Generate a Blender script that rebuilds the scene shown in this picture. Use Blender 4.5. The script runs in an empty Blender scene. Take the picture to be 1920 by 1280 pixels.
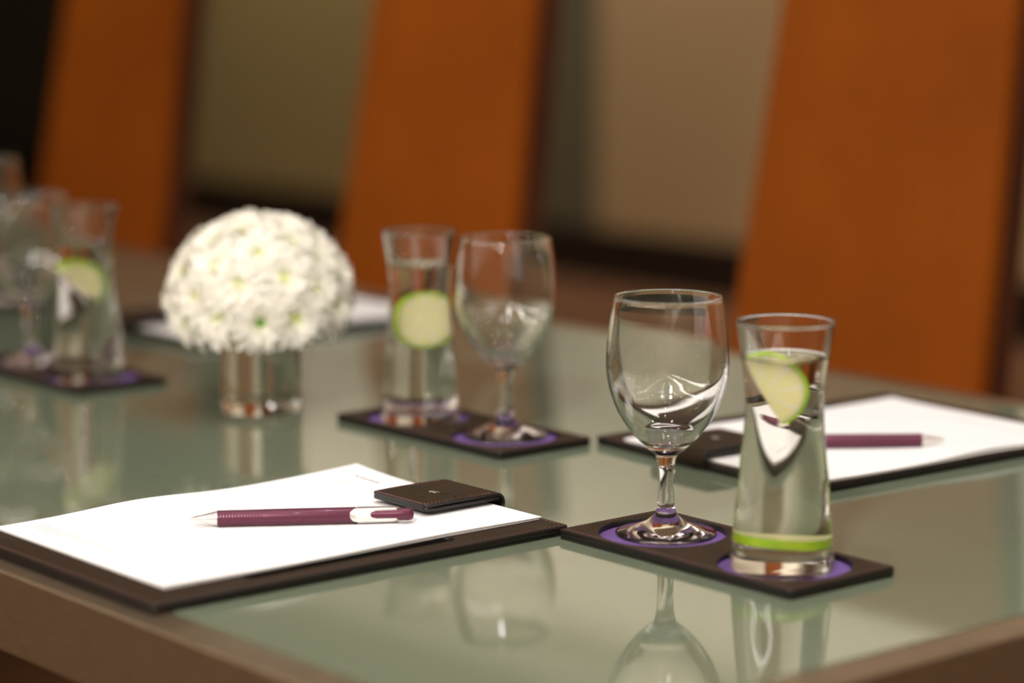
import bpy, bmesh, math, random
from mathutils import Vector, Matrix
random.seed(7)
PI = math.pi
sc = bpy.context.scene
TOP = 0.75                     # table top height; origin of the plan = near corner of the table
# ------------------------------------------------------------------ camera
cam_d = bpy.data.cameras.new('camera'); cam = bpy.data.objects.new('camera', cam_d)
sc.collection.objects.link(cam); sc.camera = cam
CAM = Vector((-0.71586, -0.84934, TOP + 0.37))
HEAD = math.radians(50.1); PITCH = math.radians(8.8644)
cam.location = CAM
cam.rotation_euler = (math.radians(90) - PITCH, 0, HEAD - math.radians(90))
cam_d.sensor_width = 36; cam_d.lens = 88.965
cam_d.clip_start = 0.05; cam_d.clip_end = 60
cam_d.dof.use_dof = True; cam_d.dof.focus_distance = 1.64; cam_d.dof.aperture_fstop = 2.6
# ------------------------------------------------------------------ exposure, world
sc.view_settings.view_transform = 'Standard'; sc.view_settings.look = 'None'
sc.view_settings.exposure = -0.6; sc.view_settings.gamma = 1.0
sc.view_settings.use_curve_mapping = False
w = bpy.data.worlds.new('world'); sc.world = w; w.use_nodes = True
w.node_tree.nodes['Background'].inputs[0].default_value = (1.0, 0.86, 0.68, 1)
w.node_tree.nodes['Background'].inputs[1].default_value = 0.02
cy = sc.cycles
cy.max_bounces = 18; cy.transmission_bounces = 16; cy.glossy_bounces = 8; cy.diffuse_bounces = 4
cy.transparent_max_bounces = 16; cy.caustics_reflective = True; cy.caustics_refractive = True
cy.sample_clamp_indirect = 80.0; cy.blur_glossy = 0.3
cy.use_denoising = True
# ------------------------------------------------------------------ big lights (room lights, plus an added key and added wall light)
WARM = (1.0, 0.95, 0.92)
def area(name, loc, size, power, target=None, shape='DISK', size_y=None, color=WARM, spread=180):
    d = bpy.data.lights.new(name, 'AREA'); d.shape = shape; d.size = size
    if size_y: d.size_y = size_y
    d.energy = power; d.color = color; d.spread = math.radians(spread)
    o = bpy.data.objects.new(name, d); sc.collection.objects.link(o); o.location = loc
    t = Vector(target) if target else Vector((loc[0], loc[1], 0))
    o.rotation_euler = (t - Vector(loc)).to_track_quat('-Z', 'Y').to_euler()
    return o
def spot(name, loc, target, power, angle, blend=0.8, radius=0.05, color=WARM):
    d = bpy.data.lights.new(name, 'SPOT'); d.energy = power; d.color = color
    d.spot_size = math.radians(angle); d.spot_blend = blend; d.shadow_soft_size = radius
    o = bpy.data.objects.new(name, d); sc.collection.objects.link(o); o.location = loc
    o.rotation_euler = (Vector(target) - Vector(loc)).to_track_quat('-Z', 'Y').to_euler()
    return o
CEIL = 2.75
DOWN = [(x, y) for x in (-0.35, 0.43, 1.2) for y in (-0.7, 0.15, 1.0)]   # recessed downlights over the table
for x, y in DOWN:
    area('downlight_beam', (x, y, CEIL - 0.03), 0.07, {-0.7: 3.4, 0.15: 3.4, 1.0: 1.6}[y], spread=100)
area('added_key_light', (-1.7, -1.25, 2.62), 0.30, 11.0, target=(0.42, 0.72, 0.85), spread=60)  # key light added behind the camera to brighten flowers and glasses
area('ceiling_cove', (-2.95, 1.2, 2.35), 7.0, 115.0, target=(-1.8, 1.2, CEIL), shape='RECTANGLE', size_y=0.08)
# far wall: low pools of light and the bright band washed from the ceiling slot
for y in (3.7, 5.2, 7.2):
    spot('wall_pool', (4.1, y, CEIL - 0.05), (4.97, y, 0.55), 85, 60, 0.9)
area('wall_wash', (-2.75, 0.8, CEIL - 0.02), 8.0, 110.0, target=(-3.2, 0.8, 1.7), shape='RECTANGLE', size_y=0.08)  # added light on the unseen wall behind the camera, brightens glass edges
area('wall_wash', (0.4, -3.05, CEIL - 0.02), 5.6, 60.0, target=(0.4, -3.5, 1.7), shape='RECTANGLE', size_y=0.08)  # same kind of added light for the unseen right wall
area('wall_wash', (4.55, 3.6, CEIL - 0.02), 9.2, 75.0, target=(5.0, 3.6, 2.05), shape='RECTANGLE', size_y=0.08)
for y, pw in ((1.0, 2), (1.75, 62), (2.55, 28)):
    spot('chair_pool', (0.35, y - 0.55, CEIL - 0.05), (1.33, y, 0.95), pw, 30, 0.9)

# ------------------------------------------------------------------ materials
def new_mat(name):
    m = bpy.data.materials.new(name); m.use_nodes = True
    return m, m.node_tree, m.node_tree.nodes['Principled BSDF']
def pm(name, col, rough=0.5, metal=0.0, spec=0.5, coat=0.0, sss=0.0, trans=0.0, ior=1.45, noise=None, bump=None, var=None):
    m, nt, b = new_mat(name)
    b.inputs['Base Color'].default_value = (*col, 1); b.inputs['Roughness'].default_value = rough
    b.inputs['Metallic'].default_value = metal; b.inputs['Specular IOR Level'].default_value = spec
    b.inputs['Coat Weight'].default_value = coat; b.inputs['IOR'].default_value = ior
    b.inputs['Transmission Weight'].default_value = trans
    if sss:
        b.inputs['Subsurface Weight'].default_value = sss
        b.inputs['Subsurface Radius'].default_value = (0.004, 0.004, 0.002); b.inputs['Subsurface Scale'].default_value = 1.0
    if var or bump:
        tc = nt.nodes.new('ShaderNodeTexCoord')
        if var:                      # var = (scale, colour B, (stretch))
            mp = nt.nodes.new('ShaderNodeMapping'); nt.links.new(tc.outputs['Object'], mp.inputs[0])
            if len(var) > 2: mp.inputs['Scale'].default_value = var[2]
            n = nt.nodes.new('ShaderNodeTexNoise'); n.inputs['Scale'].default_value = var[0]; n.inputs['Detail'].default_value = 4
            nt.links.new(mp.outputs[0], n.inputs['Vector'])
            r = nt.nodes.new('ShaderNodeValToRGB'); nt.links.new(n.outputs['Fac'], r.inputs[0])
            r.color_ramp.elements[0].position = 0.3; r.color_ramp.elements[1].position = 0.7
            r.color_ramp.elements[0].color = (*col, 1); r.color_ramp.elements[1].color = (*var[1], 1)
            nt.links.new(r.outputs[0], b.inputs['Base Color'])
        if bump:                     # bump = (scale, strength, distance)
            n2 = nt.nodes.new('ShaderNodeTexVoronoi' if len(bump) > 3 else 'ShaderNodeTexNoise')
            n2.inputs['Scale'].default_value = bump[0]
            nt.links.new(tc.outputs['Object'], n2.inputs['Vector'])
            bp = nt.nodes.new('ShaderNodeBump'); bp.inputs['Strength'].default_value = bump[1]; bp.inputs['Distance'].default_value = bump[2]
            nt.links.new(n2.outputs[0], bp.inputs['Height']); nt.links.new(bp.outputs[0], b.inputs['Normal'])
    return m
def glassmat(name, ior, col=(1, 1, 1), rough=0.0):
    m = bpy.data.materials.new(name); m.use_nodes = True; nt = m.node_tree; nt.nodes.clear()
    o = nt.nodes.new('ShaderNodeOutputMaterial'); g = nt.nodes.new('ShaderNodeBsdfGlass')
    g.inputs['Color'].default_value = (*col, 1); g.inputs['IOR'].default_value = ior; g.inputs['Roughness'].default_value = rough
    nt.links.new(g.outputs[0], o.inputs['Surface'])
    return m
M = {}
M['glass'] = glassmat('clear_glass', 1.5, (0.996, 0.997, 0.992))
M['water_top'] = glassmat('water_surface', 1.333)
M['water_side'] = glassmat('water_against_glass', 1.333 / 1.5, (0.99, 0.99, 0.965))
M['leather'] = pm('brown_leather', (0.027, 0.016, 0.009), 0.55, spec=0.18, bump=(1400, 0.25, 0.0003, 1), var=(300, (0.033, 0.021, 0.012)))
M['leather_edge'] = pm('dark_leather_edge', (0.008, 0.006, 0.005), 0.35, bump=(900, 0.2, 0.0002))
M['thread'] = pm('plum_thread', (0.13, 0.055, 0.06), 0.6)
M['disc'] = pm('purple_felt', (0.15, 0.085, 0.27), 0.75, spec=0.2, bump=(1500, 0.2, 0.0002))
M['pen'] = pm('plum_lacquer', (0.105, 0.022, 0.048), 0.38, metal=0.35, coat=0.1)
M['silver'] = pm('satin_silver', (0.82, 0.80, 0.77), 0.28, metal=0.9)
M['cream'] = pm('cream_plastic', (0.80, 0.74, 0.68), 0.35)
M['emboss'] = pm('embossed_letters', (0.006, 0.004, 0.003), 0.5)
M['ink'] = pm('grey_print', (0.20, 0.19, 0.20), 0.7)
M['rind'] = pm('lime_rind', (0.30, 0.60, 0.015), 0.35, var=(120, (0.50, 0.68, 0.03)))
M['pith'] = pm('lime_pith', (0.80, 0.82, 0.50), 0.5, sss=0.3)
M['petal'] = None
M['center'] = pm('flower_eye', (0.60, 0.68, 0.18), 0.7, var=(900, (0.66, 0.68, 0.25)))
M['center_green'] = pm('vivid_flower_eye', (0.10, 0.34, 0.008), 0.7)
M['stem'] = pm('green_stem', (0.16, 0.26, 0.06), 0.6, var=(80, (0.22, 0.32, 0.10)))
M['chair_leather'] = pm('tan_leather', (0.260, 0.062, 0.003), 0.6, spec=0.12, var=(5, (0.205, 0.047, 0.002)), bump=(260, 0.15, 0.001))
M['chair_side'] = pm('shaded_red_wood', (0.050, 0.010, 0.003), 0.45, var=(30, (0.065, 0.018, 0.006), (1, 1, .1)))  # dark wood, with the shade on the chair sides worked into its colour
M['chair_leg'] = pm('dark_wood_leg', (0.03, 0.015, 0.008), 0.4, var=(30, (0.045, 0.02, 0.01)))
M['rim'] = pm('brushed_bronze_steel', (0.40, 0.31, 0.21), 0.36, metal=0.9, var=(60, (0.33, 0.26, 0.18), (1, 1, 6)))
M['tableleg'] = pm('bronze_leg', (0.16, 0.12, 0.085), 0.4, metal=0.8, var=(20, (0.12, 0.09, 0.06)))
M['carpet'] = pm('brown_carpet', (0.20, 0.095, 0.045), 0.95, spec=0.1, var=(14, (0.16, 0.075, 0.036)), bump=(500, 0.5, 0.004))
M['ceiling'] = pm('ceiling_paint', (0.80, 0.72, 0.58), 0.8, var=(3, (0.78, 0.70, 0.56)))
M['wall_fabric'] = pm('olive_wall_fabric', (0.34, 0.25, 0.098), 0.9, spec=0.1, var=(400, (0.31, 0.225, 0.09), (1, 1, .05)))
M['wall_tan'] = pm('tan_wall_fabric', (0.46, 0.31, 0.155), 0.9, spec=0.1, var=(400, (0.42, 0.28, 0.14), (1, 1, .05)))
M['wall_dark'] = pm('dark_green_lacquer', (0.022, 0.022, 0.010), 0.5, var=(6, (0.028, 0.022, 0.010)))
M['wall_slot'] = pm('dark_olive_panel', (0.13, 0.105, 0.052), 0.8, var=(6, (0.12, 0.10, 0.05)))
M['wall_plain'] = pm('cream_wall_paint', (0.72, 0.63, 0.48), 0.85, var=(2, (0.70, 0.61, 0.46)))
M['skirting'] = pm('dark_skirting', (0.014, 0.008, 0.004), 0.45, var=(20, (0.02, 0.012, 0.006)))
M['lamp'] = bpy.data.materials.new('lamp_glow'); M['lamp'].use_nodes = True
_e = M['lamp'].node_tree.nodes['Principled BSDF']; _e.inputs['Emission Color'].default_value = (1, .88, .7, 1); _e.inputs['Emission Strength'].default_value = 6
M['lamp_trim'] = pm('lamp_trim', (0.7, 0.66, 0.6), 0.4, metal=0.3)

# back-painted glass top: deep sage paint under polished glass with faint wipe marks
def top_mat():
    m, nt, b = new_mat('sage_back_painted_glass')
    tc = nt.nodes.new('ShaderNodeTexCoord')
    n = nt.nodes.new('ShaderNodeTexNoise'); n.inputs['Scale'].default_value = 5; nt.links.new(tc.outputs['Object'], n.inputs['Vector'])
    r = nt.nodes.new('ShaderNodeValToRGB'); nt.links.new(n.outputs['Fac'], r.inputs[0])
    r.color_ramp.elements[0].color = (0.134, 0.162, 0.110, 1); r.color_ramp.elements[1].color = (0.144, 0.172, 0.120, 1)
    nt.links.new(r.outputs[0], b.inputs['Base Color'])
    b.inputs['IOR'].default_value = 1.5; b.inputs['Roughness'].default_value = 0.035
    mp = nt.nodes.new('ShaderNodeMapping'); mp.inputs['Rotation'].default_value = (0, 0, 0.9); mp.inputs['Scale'].default_value = (1, 9, 1)
    nt.links.new(tc.outputs['Object'], mp.inputs[0])
    n2 = nt.nodes.new('ShaderNodeTexNoise'); n2.inputs['Scale'].default_value = 60; n2.inputs['Detail'].default_value = 6
    nt.links.new(mp.outputs[0], n2.inputs['Vector'])
    r2 = nt.nodes.new('ShaderNodeMapRange'); r2.inputs[1].default_value = 0.35; r2.inputs[2].default_value = 0.75
    r2.inputs[3].default_value = 0.02; r2.inputs[4].default_value = 0.09
    nt.links.new(n2.outputs['Fac'], r2.inputs[0]); nt.links.new(r2.outputs[0], b.inputs['Roughness'])
    return m
M['top'] = top_mat()
# ruled writing paper
def paper_mat():
    m, nt, b = new_mat('ruled_writing_paper')
    b.inputs['Roughness'].default_value = 0.8; b.inputs['Specular IOR Level'].default_value = 0.2
    tc = nt.nodes.new('ShaderNodeTexCoord'); s = nt.nodes.new('ShaderNodeSeparateXYZ'); nt.links.new(tc.outputs['Object'], s.inputs[0])
    def mth(op, a, bb=None, c=None):
        n = nt.nodes.new('ShaderNodeMath'); n.operation = op
        for i, v in enumerate((a, bb, c)):
            if v is None: continue
            if isinstance(v, (int, float)): n.inputs[i].default_value = v
            else: nt.links.new(v, n.inputs[i])
        return n.outputs[0]
    fr = mth('FRACT', mth('MULTIPLY', s.outputs[0], 1 / 0.0085))
    ln = mth('LESS_THAN', fr, 0.045)
    inx = mth('MULTIPLY', mth('GREATER_THAN', s.outputs[0], -0.112), mth('LESS_THAN', s.outputs[0], 0.105))
    iny = mth('LESS_THAN', mth('ABSOLUTE', s.outputs[1]), 0.084)
    f = mth('MULTIPLY', mth('MULTIPLY', ln, inx), iny)
    mx = nt.nodes.new('ShaderNodeMix'); mx.data_type = 'RGBA'
    nt.links.new(f, mx.inputs[0]); mx.inputs[6].default_value = (0.85, 0.85, 0.86, 1); mx.inputs[7].default_value = (0.60, 0.59, 0.61, 1)
    nt.links.new(mx.outputs[2], b.inputs['Base Color'])
    return m
M['paper'] = paper_mat()
def petal_mat():
    m = bpy.data.materials.new('white_petal'); m.use_nodes = True; nt = m.node_tree; b = nt.nodes['Principled BSDF']
    tc = nt.nodes.new('ShaderNodeTexCoord')
    ln = nt.nodes.new('ShaderNodeVectorMath'); ln.operation = 'LENGTH'; nt.links.new(tc.outputs['Object'], ln.inputs[0])
    r = nt.nodes.new('ShaderNodeMapRange'); r.inputs[1].default_value = 0.003; r.inputs[2].default_value = 0.011
    nt.links.new(ln.outputs['Value'], r.inputs[0])
    mx = nt.nodes.new('ShaderNodeMix'); mx.data_type = 'RGBA'; nt.links.new(r.outputs[0], mx.inputs[0])
    mx.inputs[6].default_value = (0.72, 0.76, 0.42, 1); mx.inputs[7].default_value = (0.96, 0.94, 0.86, 1)
    nt.links.new(mx.outputs[2], b.inputs['Base Color']); b.inputs['Roughness'].default_value = 0.6; b.inputs['Specular IOR Level'].default_value = 0.2
    tr = nt.nodes.new('ShaderNodeBsdfTranslucent'); nt.links.new(mx.outputs[2], tr.inputs[0])
    ms = nt.nodes.new('ShaderNodeMixShader'); ms.inputs[0].default_value = 0.25
    nt.links.new(b.outputs[0], ms.inputs[1]); nt.links.new(tr.outputs[0], ms.inputs[2])
    nt.links.new(ms.outputs[0], nt.nodes['Material Output'].inputs['Surface'])
    return m
M['petal'] = petal_mat()
def flesh_mat():
    m, nt, b = new_mat('lime_flesh')
    tc = nt.nodes.new('ShaderNodeTexCoord'); s = nt.nodes.new('ShaderNodeSeparateXYZ'); nt.links.new(tc.outputs['Object'], s.inputs[0])
    at = nt.nodes.new('ShaderNodeMath'); at.operation = 'ARCTAN2'; nt.links.new(s.outputs[0], at.inputs[0]); nt.links.new(s.outputs[2], at.inputs[1])
    mu = nt.nodes.new('ShaderNodeMath'); mu.operation = 'MULTIPLY'; mu.inputs[1].default_value = 9 / (2 * PI); nt.links.new(at.outputs[0], mu.inputs[0])
    fr = nt.nodes.new('ShaderNodeMath'); fr.operation = 'PINGPONG'; fr.inputs[1].default_value = 0.5; nt.links.new(mu.outputs[0], fr.inputs[0])
    r = nt.nodes.new('ShaderNodeValToRGB'); nt.links.new(fr.outputs[0], r.inputs[0])
    r.color_ramp.elements[0].color = (0.97, 0.95, 0.76, 1); r.color_ramp.elements[0].position = 0.03
    r.color_ramp.elements[1].color = (0.97, 0.92, 0.50, 1); r.color_ramp.elements[1].position = 0.16
    nt.links.new(r.outputs[0], b.inputs['Base Color']); b.inputs['Roughness'].default_value = 0.3
    b.inputs['Subsurface Weight'].default_value = 0.4; b.inputs['Subsurface Radius'].default_value = (0.005, 0.005, 0.002); b.inputs['Subsurface Scale'].default_value = 1.0
    return m
M['flesh'] = flesh_mat()

# ------------------------------------------------------------------ helpers
C = sc.collection.objects
def thing(name, label, cat, loc=(0, 0, 0), rz=0, group=None):
    o = bpy.data.objects.new(name, None); C.link(o); o.empty_display_size = 0.02
    o.location = loc; o.rotation_euler = (0, 0, rz)
    o['label'] = label; o['category'] = cat
    if group: o['group'] = group
    return o
def obj(name, bm, mats, parent=None, smooth=True, kind=None, label=None, angle=None):
    bmesh.ops.recalc_face_normals(bm, faces=bm.faces)
    me = bpy.data.meshes.new(name); bm.to_mesh(me); bm.free()
    if not isinstance(mats, (list, tuple)): mats = [mats]
    for m in mats: me.materials.append(m)
    o = bpy.data.objects.new(name, me); C.link(o)
    if smooth:
        me.polygons.foreach_set('use_smooth', [True] * len(me.polygons))
        if angle: me.set_sharp_from_angle(angle=math.radians(angle))
    if parent: o.parent = parent
    if kind: o['kind'] = kind
    if label: o['label'] = label
    return o
def dup(root, loc, rz, label=None):
    r = root.copy(); C.link(r); r.location = loc; r.rotation_euler = (0, 0, rz)
    if label: r['label'] = label
    for ch in list(root.children):
        c = ch.copy(); C.link(c); c.parent = r
        for g in list(ch.children):
            d = g.copy(); C.link(d); d.parent = c
    return r
def box(bm, lo, hi, bev=0.0, seg=2, mat=0):
    g = bmesh.ops.create_cube(bm, size=1.0)
    for v in g['verts']:
        v.co = Vector([lo[i] + (v.co[i] + 0.5) * (hi[i] - lo[i]) for i in range(3)])
    fs = {f for v in g['verts'] for f in v.link_faces}
    for f in fs: f.material_index = mat
    if bev:
        es = list({e for v in g['verts'] for e in v.link_edges})
        bmesh.ops.bevel(bm, geom=es, offset=bev, segments=seg, profile=0.5, affect='EDGES')
def lathe(bm, prof, seg=64, close=False, mat=0):
    rings = []
    for r, z in prof:
        if r < 1e-6: rings.append([bm.verts.new((0, 0, z))])
        else: rings.append([bm.verts.new((r * math.cos(2 * PI * k / seg), r * math.sin(2 * PI * k / seg), z)) for k in range(seg)])
    pairs = list(zip(rings[:-1], rings[1:]))
    if close: pairs.append((rings[-1], rings[0]))
    for a, b in pairs:
        for k in range(seg):
            k2 = (k + 1) % seg
            if len(a) == 1 and len(b) == 1: continue
            if len(a) == 1: f = bm.faces.new((a[0], b[k2], b[k]))
            elif len(b) == 1: f = bm.faces.new((a[k], a[k2], b[0]))
            else: f = bm.faces.new((a[k], a[k2], b[k2], b[k]))
            f.material_index = mat
    return rings
def smooth_prof(pts, n=6):      # Catmull-Rom through profile points
    out = []
    P = [pts[0]] + list(pts) + [pts[-1]]
    for i in range(1, len(P) - 2):
        p0, p1, p2, p3 = P[i - 1], P[i], P[i + 1], P[i + 2]
        for k in range(n):
            t = k / n
            out.append(tuple(0.5 * ((2 * p1[j]) + (-p0[j] + p2[j]) * t + (2 * p0[j] - 5 * p1[j] + 4 * p2[j] - p3[j]) * t * t + (-p0[j] + 3 * p1[j] - 3 * p2[j] + p3[j]) * t ** 3) for j in (0, 1)))
    out.append(tuple(pts[-1]))
    return out
def interp(tab, z):             # tab: list of (z, value) ascending
    if z <= tab[0][0]: return tab[0][1]
    for (a, va), (b, vb) in zip(tab[:-1], tab[1:]):
        if z <= b: return va + (vb - va) * (z - a) / (b - a)
    return tab[-1][1]
def rrect(w, h, r, cx=0, cy=0, n=6):      # rounded rectangle as a function of inset
    def f(ins):
        W, H, R = w / 2 - ins, h / 2 - ins, max(r - ins, 0.0002)
        pts = []
        for (sx, sy, a0) in ((1, 1, 0), (-1, 1, 90), (-1, -1, 180), (1, -1, 270)):
            for k in range(n + 1):
                a = math.radians(a0 + 90 * k / n)
                pts.append((cx + sx * (W - R) + R * math.cos(a), cy + sy * (H - R) + R * math.sin(a)))
        return pts
    return f
def circ(r, cx=0, cy=0, n=64):
    return lambda ins: [(cx + (r + ins) * math.cos(2 * PI * k / n), cy + (r + ins) * math.sin(2 * PI * k / n)) for k in range(n)]
def hole_rr(w, h, r, cx, cy, n=6):
    return lambda ins: rrect(w + 2 * ins, h + 2 * ins, r + ins, cx, cy, n)(0)
def plate(bm, outer, holes, z0, z1, bev=0.0008, mtop=0, mside=1):
    def loops(shape):
        L = []
        for ins, z in ((bev, z0), (0, z0 + bev), (0, z1 - bev), (bev * 0.3, z1 - bev * 0.3), (bev, z1)):
            L.append([bm.verts.new((x, y, z)) for x, y in shape(ins)])
        for a, b in zip(L[:-1], L[1:]):
            n = len(a)
            for k in range(n):
                f = bm.faces.new((a[k], a[(k + 1) % n], b[(k + 1) % n], b[k])); f.material_index = mside
        return L[0], L[-1]
    ends = [loops(s) for s in [outer] + holes]
    for side in (0, 1):
        es = []
        for e in ends:
            vs = e[side]; n = len(vs)
            for k in range(n):
                ed = bm.edges.get((vs[k], vs[(k + 1) % n])); es.append(ed)
        g = bmesh.ops.triangle_fill(bm, use_beauty=True, use_dissolve=False, edges=es)
        for f in g['geom']:
            if isinstance(f, bmesh.types.BMFace): f.material_index = mtop
def stitches(bm, shape_pts, z, length=0.0028, gap=0.0016, wid=0.0006, hgt=0.0006, skip=None):
    pts = [Vector((x, y, 0)) for x, y in shape_pts]; n = len(pts)
    d = 0.0; acc = []
    for i in range(n):
        a, b = pts[i], pts[(i + 1) % n]; L = (b - a).length
        if L < 1e-9: continue
        t = -d
        while t < L:
            if t >= 0 and (not skip or not skip((a + (b - a) * (t / L)))): acc.append((a + (b - a).normalized() * t, (b - a).normalized()))
            t += length + gap
        d = L - (t - (length + gap)); d = (length + gap) - ((L - (t - (length + gap)))); d = max(0, (t - L)); d = -d
    for p, u in acc:
        nrm = Vector((-u.y, u.x, 0)); uu = (u * 0.93 + nrm * 0.36).normalized(); nn = Vector((-uu.y, uu.x, 0))
        vs = []
        for (s, t, zz) in ((0, -1, 0), (0, 1, 0), (1, 1, 0), (1, -1, 0), (0.2, -.5, 1), (0.2, .5, 1), (.8, .5, 1), (.8, -.5, 1)):
            q = p + uu * (s * length) + nn * (t * wid / 2); vs.append(bm.verts.new((q.x, q.y, z + zz * hgt)))
        for f in ((4, 5, 6, 7), (0, 1, 5, 4), (1, 2, 6, 5), (2, 3, 7, 6), (3, 0, 4, 7)): bm.faces.new([vs[i] for i in f])
def tube(bm, path, radii, seg=12, cap=True, mat=0):
    rings = []
    for i, p in enumerate(path):
        p = Vector(p)
        d = (Vector(path[min(i + 1, len(path) - 1)]) - Vector(path[max(i - 1, 0)])).normalized()
        a = d.orthogonal().normalized() if abs(d.z) > 0.9 else d.cross(Vector((0, 0, 1))).normalized()
        b = d.cross(a)
        r = radii[i] if isinstance(radii, (list, tuple)) else radii
        rings.append([bm.verts.new(p + a * (r * math.cos(2 * PI * k / seg)) + b * (r * math.sin(2 * PI * k / seg))) for k in range(seg)])
    for a, b in zip(rings[:-1], rings[1:]):
        for k in range(seg):
            bm.faces.new((a[k], a[(k + 1) % seg], b[(k + 1) % seg], b[k])).material_index = mat
    if cap:
        bm.faces.new(rings[0]).material_index = mat; bm.faces.new(rings[-1]).material_index = mat
def text_mesh(s, size, extrude=0.0002):
    cu = bpy.data.curves.new('t', 'FONT'); cu.body = s; cu.size = size; cu.extrude = extrude; cu.offset = 0.0002; cu.align_x = 'CENTER'; cu.align_y = 'CENTER'
    t = bpy.data.objects.new('t', cu); C.link(t)
    bpy.context.view_layer.update()
    me = bpy.data.meshes.new_from_object(t.evaluated_get(bpy.context.evaluated_depsgraph_get()))
    bpy.data.objects.remove(t); return me

# ------------------------------------------------------------------ the room
def struct(name, lo, hi, m, bev=0):
    bm = bmesh.new(); box(bm, lo, hi, bev); o = obj(name, bm, m, smooth=False, kind='structure'); return o
X0, X1, Y0, Y1 = -3.2, 5.0, -3.5, 12.5
struct('floor', (X0, Y0, -0.1), (X1, Y1, 0), M['carpet'])
struct('ceiling', (X0, Y0, CEIL), (X1, Y1, CEIL + 0.1), M['ceiling'])
struct('wall_left', (X0, Y1, 0), (X1, Y1 + 0.1, CEIL), M['wall_plain'])
struct('wall_right', (X0, Y0 - 0.1, 0), (X1, Y0, CEIL), M['wall_plain'])
struct('wall_front', (X0 - 0.1, Y0, 0), (X0, Y1, CEIL), M['wall_plain'])
struct('wall_back', (X1, Y0, 0), (X1 + 0.1, Y1, CEIL), M['wall_plain'])
struct('baseboard_back', (X1 - 0.05, Y0, 0), (X1 - 0.0005, Y1, 0.18), M['skirting'])
struct('trim_5', (X0, -2.4, 2.26), (X0 + 0.32, 4.8, 2.30), M['wall_plain'])                              # cove ledge
struct('trim_6', (X1 - 0.012, 7.35, 1.56), (X1 - 0.0005, 8.54, CEIL - .01), M['wall_dark'])            # unseen dark panel, added to darken the reflection in the table top
struct('trim_1', (X1 - 0.03, Y0 + .01, 0.1805), (X1 - 0.0005, 5.50, 1.55), M['wall_tan'], 0.004)       # padded fabric panel
struct('trim_2', (X1 - 0.012, 5.50, 0.1805), (X1 - 0.0005, 5.92, 1.55), M['wall_slot'])                # recessed dark strip
struct('trim_3', (X1 - 0.03, 5.92, 0.1805), (X1 - 0.0005, 8.55, 1.55), M['wall_fabric'], 0.004)        # padded fabric panel
struct('trim_4', (X1 - 0.03, 8.55, 0.1805), (X1 - 0.0005, Y1 - .01, CEIL - .01), M['wall_dark'], 0.004)  # dark lacquered panel

# ------------------------------------------------------------------ ceiling lamps
lamp0 = thing('ceiling_lamp', 'round recessed ceiling downlight in the grid above the table', 'ceiling light', (DOWN[0][0], DOWN[0][1], CEIL), 0, 'recessed downlights above the table')
bm = bmesh.new(); lathe(bm, [(0.052, -0.001), (0.052, -0.012), (0.062, -0.014), (0.068, -0.010), (0.070, -0.001)], 32); obj('lamp_trim', bm, M['lamp_trim'], lamp0)
bm = bmesh.new(); lathe(bm, [(0, -0.006), (0.051, -0.006), (0.051, -0.001), (0, -0.001)], 32); obj('lamp_lens', bm, M['lamp'], lamp0)
for x, y in DOWN[1:]: dup(lamp0, (x, y, CEIL), 0)
# ------------------------------------------------------------------ the table
TW, TL = 0.925, 3.35
tb = thing('conference_table', 'long conference table with a polished sage green glass top and bronze metal rim', 'table', (0, 0, 0))
bm = bmesh.new(); box(bm, (0.026, 0.026, TOP - 0.012), (TW - 0.026, TL - 0.026, TOP)); obj('glass_top', bm, M['top'], tb, smooth=False)
bm = bmesh.new()
plate(bm, lambda i: rrect(TW - 2 * i, TL - 2 * i, 0.004, TW / 2, TL / 2, 3)(0), [hole_rr(TW - 0.0522, TL - 0.0522, 0.002, TW / 2, TL / 2, 3)], TOP - 0.052, TOP - 0.0004, 0.0018, 0, 0)
obj('table_rim', bm, M['rim'], tb, smooth=False)
bm = bmesh.new(); box(bm, (0.07, 0.07, TOP - 0.09), (TW - 0.07, TL - 0.07, TOP - 0.0125)); obj('under_frame', bm, M['tableleg'], tb, smooth=False)
for x in (0.14, TW - 0.22):
    for y in (0.2, TL - 0.28):
        bm = bmesh.new(); box(bm, (x, y, 0), (x + 0.08, y + 0.08, TOP - 0.09), 0.004); obj('leg', bm, M['tableleg'], tb, smooth=False)

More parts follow.
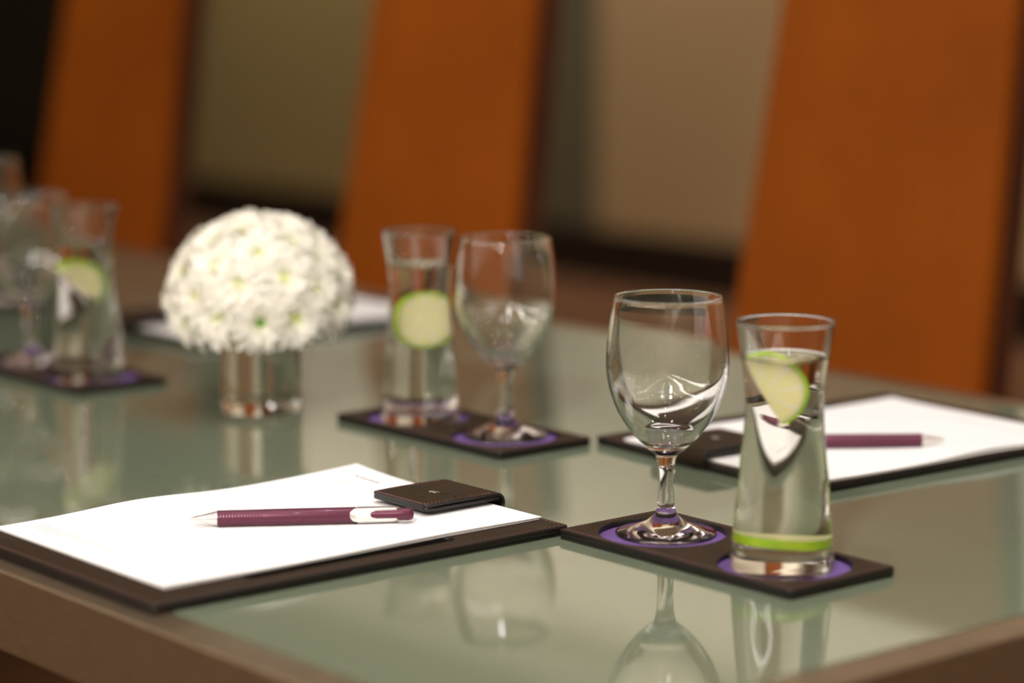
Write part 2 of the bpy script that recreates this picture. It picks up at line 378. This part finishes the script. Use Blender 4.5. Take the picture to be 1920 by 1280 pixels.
# ------------------------------------------------------------------ chairs (front of the back faces -X)
def make_chair(label):
    t = thing('dining_chair', label, 'chair', (0, 0, 0), 0, 'tan leather chairs along the far side of the table')
    hb, ht, zb, zt = 0.19, 0.162, 0.44, 1.12
    def slab(x0, x1, off, bev):
        bm = bmesh.new(); n = 10
        rings = []
        for k in range(n + 1):
            f = k / n; z = zb + (zt - zb) * f
            hw = hb + (ht - hb) * f - off; lean = 0.155 * (z - 0.74)
            rings.append([bm.verts.new((x + lean, s * hw, z if 0 < k < n else z + (off if k == 0 else -off))) for x, s in ((x0, -1), (x1, -1), (x1, 1), (x0, 1))])
        for a, b in zip(rings[:-1], rings[1:]):
            for j in range(4): bm.faces.new((a[j], a[(j + 1) % 4], b[(j + 1) % 4], b[j]))
        bm.faces.new(rings[0]); bm.faces.new(rings[-1])
        es = [e for e in bm.edges if len(e.link_faces) == 2 and e.calc_face_angle(0) > 0.8]
        bmesh.ops.bevel(bm, geom=es, offset=bev, segments=3, profile=0.5, affect='EDGES')
        return bm
    obj('backrest', slab(0.0, 0.016, 0.0, 0.006), M['chair_leather'], t, angle=40)
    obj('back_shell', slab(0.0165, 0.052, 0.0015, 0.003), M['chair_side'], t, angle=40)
    bm = bmesh.new(); box(bm, (-0.40, -0.21, 0.41), (0.0, 0.21, 0.475), 0.018, 4); obj('seat', bm, M['chair_leather'], t, angle=40)
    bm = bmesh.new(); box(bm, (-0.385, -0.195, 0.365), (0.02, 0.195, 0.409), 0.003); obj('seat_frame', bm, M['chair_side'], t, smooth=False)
    for x in (-0.37, -0.02):
        for s in (-1, 1):
            bm = bmesh.new()
            g = bmesh.ops.create_cube(bm, size=1.0)
            for v in g['verts']:
                k = 0.021 if v.co.z > 0 else 0.014
                v.co = Vector((x + math.copysign(k, v.co.x) + (0.03 if x > -0.1 and v.co.z < 0 else 0), s * 0.165 + math.copysign(k, v.co.y), 0.365 if v.co.z > 0 else 0))
            bmesh.ops.bevel(bm, geom=list(bm.edges), offset=0.003, segments=2, affect='EDGES')
            obj('leg', bm, M['chair_leg'], t, smooth=False)
    return t
ch = make_chair('rightmost tall tan leather chair, widest in view, behind the right-hand notepad')
ch.location = (1.30, 0.985, 0)
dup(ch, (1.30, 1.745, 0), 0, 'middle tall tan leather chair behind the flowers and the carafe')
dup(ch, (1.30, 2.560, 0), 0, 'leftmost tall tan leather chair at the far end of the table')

# ------------------------------------------------------------------ coasters
CZ = 0.0062
def make_coaster(label):
    t = thing('double_coaster', label, 'coaster', (0, 0, TOP), 0, 'leather double coasters')
    bm = bmesh.new()
    plate(bm, rrect(0.090, 0.203, 0.003), [circ(0.0405, 0, 0.053), circ(0.0405, 0, -0.053)], 0.0018, CZ, 0.0006)
    plate(bm, rrect(0.0895, 0.2025, 0.003), [], 0.0, 0.0018, 0.0003, 1, 1)
    obj('coaster_base', bm, [M['leather'], M['leather_edge']], t, angle=50)
    for s in (1, -1):
        bm = bmesh.new(); lathe(bm, [(0, 0.0018), (0.0404, 0.0018), (0.0404, 0.0024), (0, 0.0024)], 64)
        for v in bm.verts: v.co.y += s * 0.053
        obj('felt_disc', bm, M['disc'], t, smooth=False, label='purple round recess of the coaster')
    bm = bmesh.new(); stitches(bm, rrect(0.090, 0.203, 0.003)(0.0028), CZ - 0.0001, 0.0022, 0.0014, 0.0005, 0.0004)
    obj('stitching', bm, M['thread'], t, smooth=False, label='plum thread stitching round the edge')
    return t
co = make_coaster('black-brown leather double coaster nearest the camera, purple discs, under the front wine glass')
co.location = (0.3545, 0.230, TOP)
CO = [(0.3545, 0.230), (0.482, 0.645), (0.382, 1.078), (0.537, 1.553)]
dup(co, (*CO[1], TOP), 0, 'leather double coaster in the middle of the table, right of the flower vase')
dup(co, (*CO[2], TOP), 0, 'blurred leather double coaster left of the flower vase')
dup(co, (*CO[3], TOP), 0, 'farthest leather double coaster at the left edge behind the left glasses')

# ------------------------------------------------------------------ wine glasses
def glass_profile():
    out = [(0.0, 0.0), (0.020, 0.0002), (0.0305, 0.0), (0.0318, 0.0006), (0.0320, 0.0015), (0.0310, 0.0024), (0.026, 0.0036), (0.021, 0.0052), (0.0155, 0.0072), (0.0110, 0.0098), (0.0080, 0.0125), (0.0062, 0.0155),
           (0.0054, 0.020), (0.0051, 0.028), (0.0052, 0.036), (0.0056, 0.0445), (0.0064, 0.0485), (0.0072, 0.0515), (0.0095, 0.0535), (0.0131, 0.0565), (0.0200, 0.0632), (0.0263, 0.0712), (0.0312, 0.0795), (0.0345, 0.0878), (0.0370, 0.096),
           (0.0383, 0.105), (0.0386, 0.113), (0.0382, 0.121), (0.0373, 0.130), (0.0359, 0.140), (0.0340, 0.1508)]
    o = smooth_prof(out, 4)
    wall = [(0.058, 0.0036), (0.070, 0.0030), (0.088, 0.0022), (0.100, 0.0018), (0.125, 0.0013), (0.144, 0.0011), (0.151, 0.0014)]
    inner = []
    for i in range(1, len(o) - 1):
        r, z = o[i]
        if z < 0.0632: continue
        d = Vector((o[i + 1][0] - o[i - 1][0], o[i + 1][1] - o[i - 1][1])).normalized()
        n = Vector((-d.y, d.x)); th = interp(wall, z)
        inner.append((r + n.x * th, z + n.y * th))
    tip = [(0.0341, 0.1516), (0.0338, 0.1522), (0.0332, 0.1524), (0.0326, 0.1521), (0.0324, 0.1515), (0.0326, 0.1508)]
    low = inner[0]
    bowl = [(low[0] * math.sin(a), 0.0600 + (low[1] - 0.0600) * (1 - math.cos(a))) for a in (0, .25, .5, .75, 1.0, 1.25)]
    bot = [(max(r, 0), z) for r, z in bowl]
    return o + tip + inner[::-1] + [b for b in bot[::-1] if b[0] < low[0] * 0.97 or b[0] == 0]
def make_glass(label):
    t = thing('wine_glass', label, 'glass', (0, 0, 0), 0, 'stemmed water goblets')
    prof = glass_profile()
    i0 = next(i for i, p in enumerate(prof) if p[1] > 0.0125 and p[0] < 0.01)
    bm = bmesh.new(); lathe(bm, prof, 96)
    obj('glass_body', bm, M['glass'], t, label='clear bowl, stem and foot in one piece')
    return t
gz = TOP + 0.0025
g0 = make_glass('sharp empty wine glass on the nearest coaster, left of the lime carafe')
g0.location = (0.3625, 0.2885, gz)
GL = [(0.496, 0.606), (0.392, 1.153), (0.539, 1.498)]
dup(g0, (0.492, 0.603, gz), 0.6, 'empty wine glass on the middle coaster, right of the carafe with a round lime slice')
dup(g0, (0.385, 1.136, gz), 1.3, 'blurred wine glass at the left edge beside the left carafe')
dup(g0, (0.537, 1.500, gz), 2.1, 'farthest wine glass, only a sliver at the left frame edge')

# ------------------------------------------------------------------ carafes
CAR = [(0.0308, 0.0), (0.0312, 0.004), (0.0310, 0.008), (0.0295, 0.024), (0.0276, 0.0475), (0.0246, 0.079), (0.0236, 0.092), (0.0234, 0.101), (0.0240, 0.112), (0.0259, 0.127), (0.0280, 0.140), (0.0293, 0.148)]
def make_carafe(label, level):
    t = thing('water_carafe', label, 'carafe', (0, 0, 0), 0, 'small waisted carafes of lime water')
    o = smooth_prof(CAR, 5)
    th = 0.0018
    def inn(p): return (p[0] - th, p[1])
    inner = [inn(p) for p in o if p[1] > 0.0125]
    up = [p for p in inner if p[1] > level + 0.0004]; dn = [p for p in inner if p[1] < level - 0.0004]
    rl = interp([(p[1], p[0]) for p in inner], level)
    bottom = [(rl, level)] + dn[::-1] + [(dn[0][0] - 0.0006, 0.0108), (dn[0][0] - 0.003, 0.0096), (0.018, 0.0088), (0.009, 0.0084), (0, 0.0082)]
    bm = bmesh.new()
    lathe(bm, [(0, 0.0012), (0.016, 0.0010), (0.026, 0.0004), (0.0295, 0.0)] + o + [(0.0293, 0.1488), (0.0290, 0.1494), (0.0284, 0.1497), (0.0277, 0.1494), (0.0274, 0.1488)] + up[::-1] + [(rl, level)], 96)
    b = obj('glass_body', bm, M['glass'], t)
    # the shell stays open where the water takes over: point its normals out of the glass
    b.data.update()
    me = b.data
    p = max(me.polygons, key=lambda q: (q.center.xy.length if q.center.z > 0.02 else 0))
    if p.normal.xy.dot(p.center.xy) < 0: me.flip_normals()
    bm = bmesh.new()
    men = [(rl, level), (rl - 0.0004, level - 0.0006), (rl - 0.0012, level - 0.0011), (rl - 0.0025, level - 0.0013)]
    lathe(bm, men + [(0, level - 0.0013)], 96, mat=0)
    lathe(bm, bottom, 96, mat=1)
    bmesh.ops.remove_doubles(bm, verts=bm.verts, dist=1e-7)
    obj('water', bm, [M['water_top'], M['water_side']], t, angle=60)
    return t
def face_cam(x, y):
    return math.atan2(CAM.y - y, CAM.x - x) + PI / 2        # local -Y points to the camera
cars = [((0.3565, 0.181), 0.129, 'front carafe of water with a half lime slice, on the nearest coaster'),
        ((0.484, 0.698), 0.1245, 'middle carafe of water with a whole round lime slice, left of the middle wine glass'),
        ((0.386, 1.038), 0.117, 'blurred left carafe of water with lime, left of the flower vase')]
for (x, y), lv, lb in cars:
    c = make_carafe(lb, lv); c.location = (x, y, gz); c.rotation_euler.z = face_cam(x, y)
def lime(label, r, th, a0, a1, loc, rot):
    t = thing('lime_slice', label, 'lime slice', loc, 0, 'lime slices in the water'); t.rotation_euler = rot
    full = (a1 - a0) >= 359
    def sector(r0, r1, th, seg=48):
        bm = bmesh.new(); n = seg if full else seg // 2 + 1
        A = [math.radians(a0 + (a1 - a0) * k / (seg if full else n - 1)) for k in range(n)]
        b_ = 0.0005
        prof = [(r0, -th / 2), (r1 - b_, -th / 2), (r1, -th / 2 + b_), (r1, th / 2 - b_), (r1 - b_, th / 2), (r0, th / 2)]
        rings = [[bm.verts.new((rr * math.cos(a), y, rr * math.sin(a))) for rr, y in prof] for a in A]
        m = len(prof)
        for i in range(n if full else n - 1):
            p, q = rings[i], rings[(i + 1) % n]
            for j in range(m):
                if j == m - 1 and r0 < 1e-5: continue
                bm.faces.new((p[j], q[j], q[(j + 1) % m], p[(j + 1) % m]))
        if not full: bm.faces.new(rings[0]); bm.faces.new(rings[-1])
        bmesh.ops.remove_doubles(bm, verts=bm.verts, dist=1e-6)
        return bm
    obj('flesh', sector(0.0, r * 0.88, th * 0.97), M['flesh'], t, angle=40)
    obj('pith', sector(r * 0.882, r * 0.925, th * 0.99), M['pith'], t, angle=40)
    obj('rind', sector(r * 0.927, r, th), M['rind'], t, angle=40)
    return t
def in_carafe(i, lx, ly, z):     # point given in the carafe's own frame
    (x, y), a = cars[i][0], face_cam(*cars[i][0])
    return (x + lx * math.cos(a) - ly * math.sin(a), y + lx * math.sin(a) + ly * math.cos(a), gz + z)
A0, A1, A2 = [face_cam(*c[0]) for c in cars]
lime('half slice of lime leaning in the front carafe near the water line', 0.0232, 0.0038, -62, 118, in_carafe(0, -0.0115, -0.006, 0.1085), (0, 0, A0 + 0.1))
lime('lime slice lying flat on the bottom of the front carafe', 0.0240, 0.0058, 0, 360, in_carafe(0, 0.0, 0.0, 0.0165), (PI / 2 - 0.12, 0.05, A0))
lime('whole round lime slice standing in the middle carafe', 0.0224, 0.0052, 0, 360, in_carafe(1, 0.0025, 0.0, 0.0800), (0, 0, A1 + 0.45))
lime('blurred half slice of lime near the water line in the left carafe', 0.0228, 0.0060, -44, 136, in_carafe(2, -0.0085, -0.005, 0.0820), (0.35, 0, A2 + 0.05))

# ------------------------------------------------------------------ leather folders, pads, pens
FW, FH, FT = 0.310, 0.231, 0.0062
def make_folder(label):
    t = thing('writing_folder', label, 'folder', (0, 0, TOP), 0, 'leather writing folders')
    bm = bmesh.new()
    plate(bm, rrect(FW, FH, 0.004), [hole_rr(0.155, 0.0095, 0.0045, -0.0025, -0.0955)], 0.0016, FT, 0.0009)
    plate(bm, rrect(FW - .001, FH - .001, 0.004), [], 0.0, 0.0016, 0.0004, 1, 1)
    obj('folder_board', bm, [M['leather'], M['leather_edge']], t, angle=50)
    bm = bmesh.new(); stitches(bm, rrect(FW, FH, 0.004)(0.003), FT - 0.0001, 0.0022, 0.0016, 0.0005, 0.0004)
    obj('stitching', bm, M['thread'], t, smooth=False, label='plum thread stitching round the board')
    # folded flap that holds the sheets, wrapped round the right edge
    u0, u1 = -0.0465, 0.0115
    fl = None
    def wrap(path, th, name, parent, mats):
        bm = bmesh.new(); rows = []
        P = [Vector((x, 0, z)) for x, z in path]; n = len(P)
        for i, p in enumerate(P):
            d = (P[min(i + 1, n - 1)] - P[max(i - 1, 0)]).normalized(); nn = Vector((-d.z, 0, d.x))
            ins = 0.0035 * (1 - math.sqrt(max(0, 1 - (1 - min(1, (p - P[0]).length / 0.0035)) ** 2)))
            row = []
            e = th * 0.22
            for (s, off) in ((u0 + ins, e), (u0 + ins + e, 0), (u1 - ins - e, 0), (u1 - ins, e), (u1 - ins, th - e), (u1 - ins - e, th), (u0 + ins + e, th), (u0 + ins, th - e)):
                q = p - nn * off; row.append(bm.verts.new((q.x, s, q.z)))
            rows.append(row)
        for a, b in zip(rows[:-1], rows[1:]):
            for k in range(8):
                f = bm.faces.new((a[k], a[(k + 1) % 8], b[(k + 1) % 8], b[k])); f.material_index = 0 if k == 1 else 1
        bm.faces.new(rows[0]).material_index = 1; bm.faces.new(rows[-1]).material_index = 1
        return obj(name, bm, mats, parent, angle=40)
    xs = [0.0925, 0.0932, 0.094, 0.0955, 0.098] + [0.10 + 0.0525 * k / 12 for k in range(13)]
    path = [(x, 0.0158 + 0.0004 * math.sin((x - 0.0925) * 60)) for x in xs]
    cx, cz, rr = 0.1525, 0.0088, 0.0070
    for k in range(1, 11):
        a = PI / 2 - PI * k / 10 * 0.98; path.append((cx + rr * math.cos(a) * 0.95, cz + rr * math.sin(a)))
    fl = wrap(path, 0.0022, 'clip_flap', t, [M['leather'], M['leather_edge']])
    fl['label'] = 'square folded leather flap holding the sheets'
    lo = [(x, 0.0133 + (0.0003 if x < 0.1 else 0)) for x in xs[:]] + [(0.1545, 0.0125)]
    wrap(lo, 0.0022, 'flap_lining', fl, [M['leather_edge'], M['leather_edge']])
    bm = bmesh.new(); stitches(bm, rrect(0.056, 0.0535, 0.003, 0.1215, (u0 + u1) / 2)(0), 0.01585, 0.0020, 0.0010, 0.0006, 0.0007, skip=lambda p: p.x > 0.1485)
    obj('stitching', bm, M['thread'], fl, smooth=False, label='plum thread stitching round the flap')
    # blind-stamped lettering with a small silver emblem between
    yc = (u0 + u1) / 2
    for s, off in (('VI', 0.0165), ('AN', -0.0165)):
        me = text_mesh(s, 0.0165); me.materials.append(M['emboss'])
        o = bpy.data.objects.new('embossed_lettering', me); C.link(o); o.parent = fl
        o.location = (0.121, yc + off, 0.01605); o.rotation_euler = (0, 0, -PI / 2)
    bm = bmesh.new()
    for s in (-1, 1):
        g = lathe(bm, [(0.0010, 0.0), (0.0010, 0.0004), (0.0016, 0.0004), (0.0016, 0.0)], 20, close=True)
        for r in g:
            for v in r: v.co.x += 0.121; v.co.y += yc + s * 0.0018; v.co.z += 0.0159
    box(bm, (0.1236, yc - 0.0034, 0.0160), (0.1240, yc + 0.0034, 0.0162))
    obj('emblem', bm, M['silver'], fl, label='small silver ring emblem on the flap')
    return t
def make_pad(label, curl):
    t = thing('paper_pad', label, 'notepad', (0, 0, 0), 0, 'white writing pads')
    W, H = 0.284, 0.200; nx, ny = 48, 36
    def hgt(x, y):      # sheets lift along the far long edge and at its corner
        fy = max(0, (y - 0.02) / 0.08) ** 2; fx = x / (W / 2)
        a = fy * (0.0030 * math.exp(-((fx + 0.25) / 0.35) ** 2) + curl * 0.0042 * max(0, fx - 0.1) ** 2)
        ny_ = max(0, (-y - 0.05) / 0.05) ** 2
        b = ny_ * 0.0005 * (1 + math.sin(fx * 4.0))
        return a + b
    def sheet(z0, z1, inset, name):
        bm = bmesh.new(); top = []; bot = []
        for j in range(ny + 1):
            r1, r2 = [], []
            for i in range(nx + 1):
                x = (-W / 2 + inset) + (W - 2 * inset) * i / nx; y = (-H / 2 + inset) + (H - 2 * inset) * j / ny
                h = hgt(x, y) * (1.0 if name == 'top_sheet' else 0.75)
                r1.append(bm.verts.new((x, y, z1 + h))); r2.append(bm.verts.new((x, y, z0 + h * (0.96 if name == 'top_sheet' else 0.5))))
            top.append(r1); bot.append(r2)
        for j in range(ny):
            for i in range(nx):
                bm.faces.new((top[j][i], top[j][i + 1], top[j + 1][i + 1], top[j + 1][i])); bm.faces.new((bot[j][i], bot[j + 1][i], bot[j + 1][i + 1], bot[j][i + 1]))
        def side(a, b):
            for k in range(len(a) - 1): bm.faces.new((a[k], b[k], b[k + 1], a[k + 1]))
        side(top[0], bot[0]); side(top[-1], bot[-1]); side([r[0] for r in top], [r[0] for r in bot]); side([r[-1] for r in top], [r[-1] for r in bot])
        return obj(name, bm, M['paper'], t, angle=40)
    sheet(0.0, 0.0012, 0.0010, 'sheet_stack'); ts = sheet(0.00135, 0.00165, 0.0, 'top_sheet')
    def words(rows, name):           # rows: (x, y start, y end, height)
        bm = bmesh.new()
        for (x, ya, yb, hh) in rows:
            y = ya
            while y > yb:
                L = random.uniform(0.0012, 0.0045); z = 0.00172 + hgt(x, y)
                z2 = 0.00172 + hgt(x, y - L)
                vs = [bm.verts.new(c) for c in ((x, y, z), (x, y - L, z2), (x + hh, y - L, z2), (x + hh, y, z))]; bm.faces.new(vs)
                y -= L + 0.0009
        return obj(name, bm, M['ink'], t, smooth=False)
    words([(-0.116, 0.084, -0.035, 0.0006), (-0.1195, 0.084, -0.012, 0.0006), (-0.123, 0.084, 0.052, 0.0006)], 'footer_print')
    words([(0.122, 0.076, 0.048, 0.0022), (0.108, 0.084, 0.062, 0.0009)], 'header_print')
    return t
def make_pen(label):
    t = thing('ballpoint_pen', label, 'pen', (0, 0, 0), 0, 'plum ballpoint pens')      # tip at the origin, body along +X
    R = 0.0052
    def turn(prof, name, m, par, tri=0.0, seg=36, angle=35, lab=None):
        bm = bmesh.new(); lathe(bm, prof, seg)
        for v in bm.verts:
            r = math.hypot(v.co.x, v.co.y); a = math.atan2(v.co.y, v.co.x)
            k = 1 + tri * math.cos(3 * a); v.co.x *= k; v.co.y *= k
        bmesh.ops.rotate(bm, verts=bm.verts, matrix=Matrix.Rotation(PI / 2, 3, 'Y'))
        return obj(name, bm, m, par, angle=angle, label=lab)
    turn([(0, 0), (0.0006, 0.0002), (0.0009, 0.0015), (0.0013, 0.0020), (0.0024, 0.0075), (0.0040, 0.0145), (0.0046, 0.0168), (0.0046, 0.0172), (0, 0.0172)], 'tip_cone', M['silver'], t, lab='silver cone at the writing end')
    prof = [(0, 0.0173), (0.0047, 0.0173), (0.0050, 0.0176)]
    z = 0.0182
    while z < 0.046:
        k = (z - 0.018) / 0.028; d = 0.00022 * (1 - k * 0.6)
        prof += [(R - 0.0001, z), (R - 0.0001 - d, z + 0.0007), (R - 0.0001, z + 0.0014)]; z += 0.0019
    prof += [(R, 0.050), (R, 0.104), (R - 0.0004, 0.1055), (0, 0.1055)]
    turn(prof, 'barrel', M['pen'], t, tri=0.02)
    # silver end shell with an oval window, and the plunger lying in it
    turn([(0, 0.1056), (R + 0.0001, 0.1056), (R + 0.0002, 0.107), (R, 0.128), (R - 0.0007, 0.1315), (R - 0.002, 0.133), (0, 0.133)], 'end_shell', M['silver'], t, tri=0.01)
    bm = bmesh.new()
    def cap_path(x0, x1, r, z): return [(x0, z, 0), (x1, z, 0)]
    def stad(x0, x1, hw, n=10):
        pts = []
        for k in range(n + 1):
            a = -PI / 2 + PI * k / n; pts.append((x1 - hw + hw * math.cos(a), hw * math.sin(a)))
        for k in range(n + 1):
            a = PI / 2 + PI * k / n; pts.append((x0 + hw + hw * math.cos(a), hw * math.sin(a)))
        return pts
    def stadium(x0, x1, hw, z0, z1, bev):
        bm = bmesh.new(); L = []
        for ins, z in ((0, z0), (0, z1 - bev), (bev * .35, z1 - bev * .35), (bev, z1)):
            L.append([bm.verts.new((x, y, z)) for x, y in stad(x0 + ins, x1 - ins, hw - ins)])
        for a, b in zip(L[:-1], L[1:]):
            n = len(a)
            for k in range(n): bm.faces.new((a[k], a[(k + 1) % n], b[(k + 1) % n], b[k]))
        bm.faces.new(L[0]); bm.faces.new(L[-1])
        return bm
    cl = obj('clip_plate', stadium(0.1005, 0.1325, 0.0044, 0.0020, 0.0060, 0.0010), M['silver'], t, angle=40, label='silver oval end plate')
    obj('window', stadium(0.1040, 0.1180, 0.0029, 0.0022, 0.0063, 0.0004), M['cream'], cl, angle=40, label='cream oval inset')
    bm = bmesh.new()
    n = 10; pr = [(0, 0.1125)] + [(0.0033 * math.sin(PI / 2 * k / n), 0.1125 + 0.0033 * (1 - math.cos(PI / 2 * k / n))) for k in range(1, n + 1)]
    pr += [(0.0034, 0.130), (0.0040, 0.1325), (0.0041, 0.138), (0.0037, 0.1400), (0.0026, 0.1412), (0, 0.1416)]
    lathe(bm, pr, 32); bmesh.ops.rotate(bm, verts=bm.verts, matrix=Matrix.Rotation(PI / 2, 3, 'Y'))
    for v in bm.verts: v.co.z = v.co.z * 0.9 + 0.0040 - max(0, v.co.x - 0.131) * 0.12
    obj('plunger', bm, M['pen'], t, angle=50, label='plum push button')
    return t
ZP = TOP + FT + 0.0002
f0 = make_folder('front brown leather writing folder at the near table edge with stitched flap'); f0.location = (0.1675, 0.4505, TOP)
p0 = make_pad('white ruled writing pad in the front folder under the sharp plum pen', 1.0); p0.location = (0.1765, 0.4578, ZP)
dup(f0, (0.682, 0.424, TOP), PI - 0.045, 'brown leather writing folder on the right, behind the front carafe')
q = make_pad('white writing pad in the right-hand folder behind the carafe', 0.3); q.location = (0.672, 0.4105, ZP); q.rotation_euler.z = PI - 0.045
dup(f0, (0.706, 1.240, TOP), PI, 'blurred leather writing folder behind the flower vase')
q2 = dup(q, (0.696, 1.228, ZP), PI, 'blurred white writing pad behind the flower vase')
def lay_pen(pen, tip, end, z, roll):
    a = math.atan2(end[1] - tip[1], end[0] - tip[0])
    m = Matrix.Translation((tip[0], tip[1], z)) @ Matrix.Rotation(a, 4, 'Z') @ Matrix.Rotation(roll, 4, 'X')
    pen.rotation_mode = 'XYZ'; pen.location = m.to_translation(); pen.rotation_euler = m.to_euler()
pz = ZP + 0.0017 + 0.0054
pen = make_pen('sharp plum ballpoint pen with silver tip lying on the front notepad')
lay_pen(pen, (0.1285, 0.4775), (0.2440, 0.4005), pz, 1.35)
pen2 = dup(pen, (0, 0, 0), 0, 'plum ballpoint pen on the right-hand notepad, tip pointing right')
lay_pen(pen2, (0.694, 0.343), (0.5818, 0.4268), pz, -2.2)
pen3 = dup(pen, (0, 0, 0), 0, 'blurred ballpoint pen on the notepad behind the flowers')
lay_pen(pen3, (0.735, 1.185), (0.640, 1.29), pz, -2.2)

# ------------------------------------------------------------------ flowers
VX, VY = 0.421, 0.826
v = thing('flower_vase', 'clear cylindrical glass vase holding the white chrysanthemum dome', 'vase', (VX, VY, TOP + 0.0002))
VR, VH, VL = 0.0330, 0.074, 0.058
bm = bmesh.new()
lathe(bm, [(0, 0.0008), (0.025, 0.0006), (0.0318, 0.0)] + [(VR, 0.0012), (VR, 0.02), (VR, 0.04), (VR, 0.06), (VR, VH - .0006), (VR - .0006, VH), (VR - 0.0018, VH), (VR - 0.0024, VH - .0006), (VR - 0.0024, VL + .004), (VR - .0024, VL)], 80)
b = obj('glass_body', bm, M['glass'], v)
pp = max(b.data.polygons, key=lambda q_: (q_.center.xy.length if q_.center.z > 0.02 else 0))
if pp.normal.xy.dot(pp.center.xy) < 0: b.data.flip_normals()
bm = bmesh.new(); r_ = VR - 0.0024
lathe(bm, [(r_, VL), (r_ - .0006, VL - .0008), (r_ - .002, VL - .0012), (0, VL - .0012)], 80, mat=0)
lathe(bm, [(r_, VL), (r_, 0.04), (r_, 0.02), (r_, 0.0125), (r_ - .0012, 0.0105), (r_ - .004, 0.0095), (0, 0.0090)], 80, mat=1)
bmesh.ops.remove_doubles(bm, verts=bm.verts, dist=1e-7)
obj('water', bm, [M['water_top'], M['water_side']], v, angle=60)
def petals_mesh(seed):
    rnd = random.Random(seed); bm = bmesh.new()
    for (n, L, w_, el, z0) in ((19, 0.0215, 0.0030, 12, 0.0), (17, 0.0190, 0.0029, 30, 0.0008), (14, 0.0155, 0.0026, 50, 0.0015), (9, 0.0105, 0.0021, 68, 0.002)):
        for k in range(n):
            a = 2 * PI * (k + rnd.uniform(-.25, .25)) / n + z0 * 400; e0 = math.radians(el + rnd.uniform(-8, 8)); LL = L * rnd.uniform(0.88, 1.08)
            u = Vector((math.cos(a), math.sin(a), 0)); s = Vector((-math.sin(a), math.cos(a), 0))
            pos = u * 0.0022 + Vector((0, 0, z0)); rows = []; m = 5; e = e0
            for i in range(m + 1):
                f = i / m; wd = w_ * (0.45 + 1.1 * math.sin(min(1, f * 1.15) * PI * 0.62)) * (1 if i < m else 0.45)
                d = u * math.cos(e) + Vector((0, 0, math.sin(e))); nn = s.cross(d).normalized() * -1
                rows.append([bm.verts.new(pos - s * wd * .5 + nn * wd * 0.16), bm.verts.new(pos), bm.verts.new(pos + s * wd * .5 + nn * wd * 0.16)])
                pos = pos + d * (LL / m); e -= math.radians(9 if el > 20 else 4)
            for p_, q_ in zip(rows[:-1], rows[1:]):
                bm.faces.new((p_[0], p_[1], q_[1], q_[0])); bm.faces.new((p_[1], p_[2], q_[2], q_[1]))
    return bm
def make_bloom(seed, label, eye):
    t = thing('chrysanthemum', label, 'flower', (0, 0, 0), 0, 'white chrysanthemums in the vase')
    obj('petals', petals_mesh(seed), M['petal'], t)
    bm = bmesh.new(); lathe(bm, [(0, 0.0048), (0.0016, 0.0045), (0.0030, 0.0034), (0.0036, 0.0018), (0.0030, 0.0), (0, -0.001)], 20); obj('flower_eye', bm, eye, t)
    bm = bmesh.new(); tube(bm, [(0, 0, -0.001), (0, 0, -0.012), (0, 0, -0.024)], 0.0012, 8); obj('stem', bm, M['stem'], t)
    return t
LB = 'white chrysanthemum bloom on the hidden far side of the dome over the vase'
protos = [make_bloom(s, LB, M['center']) for s in (1, 2, 3)]
vivid = make_bloom(4, 'white chrysanthemum with a vivid green eye, low at the front of the dome', M['center_green'])
cx_, cy_, cz_ = VX, VY, TOP + 0.0905
RH, RV = 0.0640, 0.0585
N = 44; used = set(); k_ = 0; placed = []
ca = math.atan2(CAM.y - cy_, CAM.x - cx_)
def put(o, d):
    o.scale = (1.17, 1.17, 1.17)
    o.location = (cx_ + d.x * RH, cy_ + d.y * RH, cz_ + d.z * RV)
    o.rotation_euler = d.to_track_quat('Z', 'Y').to_euler()
vd = Vector((math.cos(ca), math.sin(ca), -0.16)).normalized(); put(vivid, vd)
for i in range(N):
    zz = 1 - (i + 0.5) / N * 1.22; ph = i * 2.399963 + 0.4
    rr = math.sqrt(max(0, 1 - zz * zz)); d = Vector((rr * math.cos(ph), rr * math.sin(ph), zz))
    if (d - vd).length < 0.30: continue
    d = (d + Vector([random.uniform(-.05, .05) for _ in range(3)])).normalized()
    k = k_ % 3; k_ += 1
    sd = d.x * math.cos(ca + PI / 2) + d.y * math.sin(ca + PI / 2); fr = d.x * math.cos(ca) + d.y * math.sin(ca)
    row = 'top' if d.z > 0.72 else 'upper' if d.z > 0.4 else 'middle' if d.z > 0.08 else 'lowest'
    place = None if fr < -0.12 else (row, round(-sd, 2))
    if k in used: o = dup(protos[k], (0, 0, 0), 0)
    else: o = protos[k]; used.add(k)
    placed.append((o, place))
    put(o, d)
    q_ = o.rotation_euler.to_quaternion() @ Vector((0, 0, 1)).rotation_difference(Vector((0, 0, 1))); o.rotation_euler = (q_.to_matrix() @ Matrix.Rotation(random.uniform(0, 6), 3, 'Z')).to_euler()

words = ['leftmost', 'second from left', 'third from left', 'fourth from left', 'fifth from left', 'sixth from left', 'seventh from left', 'eighth from left']
for row in ('top', 'upper', 'middle', 'lowest'):
    L = sorted([p for p in placed if p[1] and p[1][0] == row], key=lambda p: -p[1][1])
    for i, (o, _) in enumerate(L):
        wd = 'rightmost' if i == len(L) - 1 and i else words[min(i, 7)]
        o['label'] = 'white chrysanthemum with a pale eye, %s in the %s row of the dome' % (wd, row) + (', seen from the front' if len(L) > 8 else '')
for o, p in placed:
    if p is None: o['label'] = LB
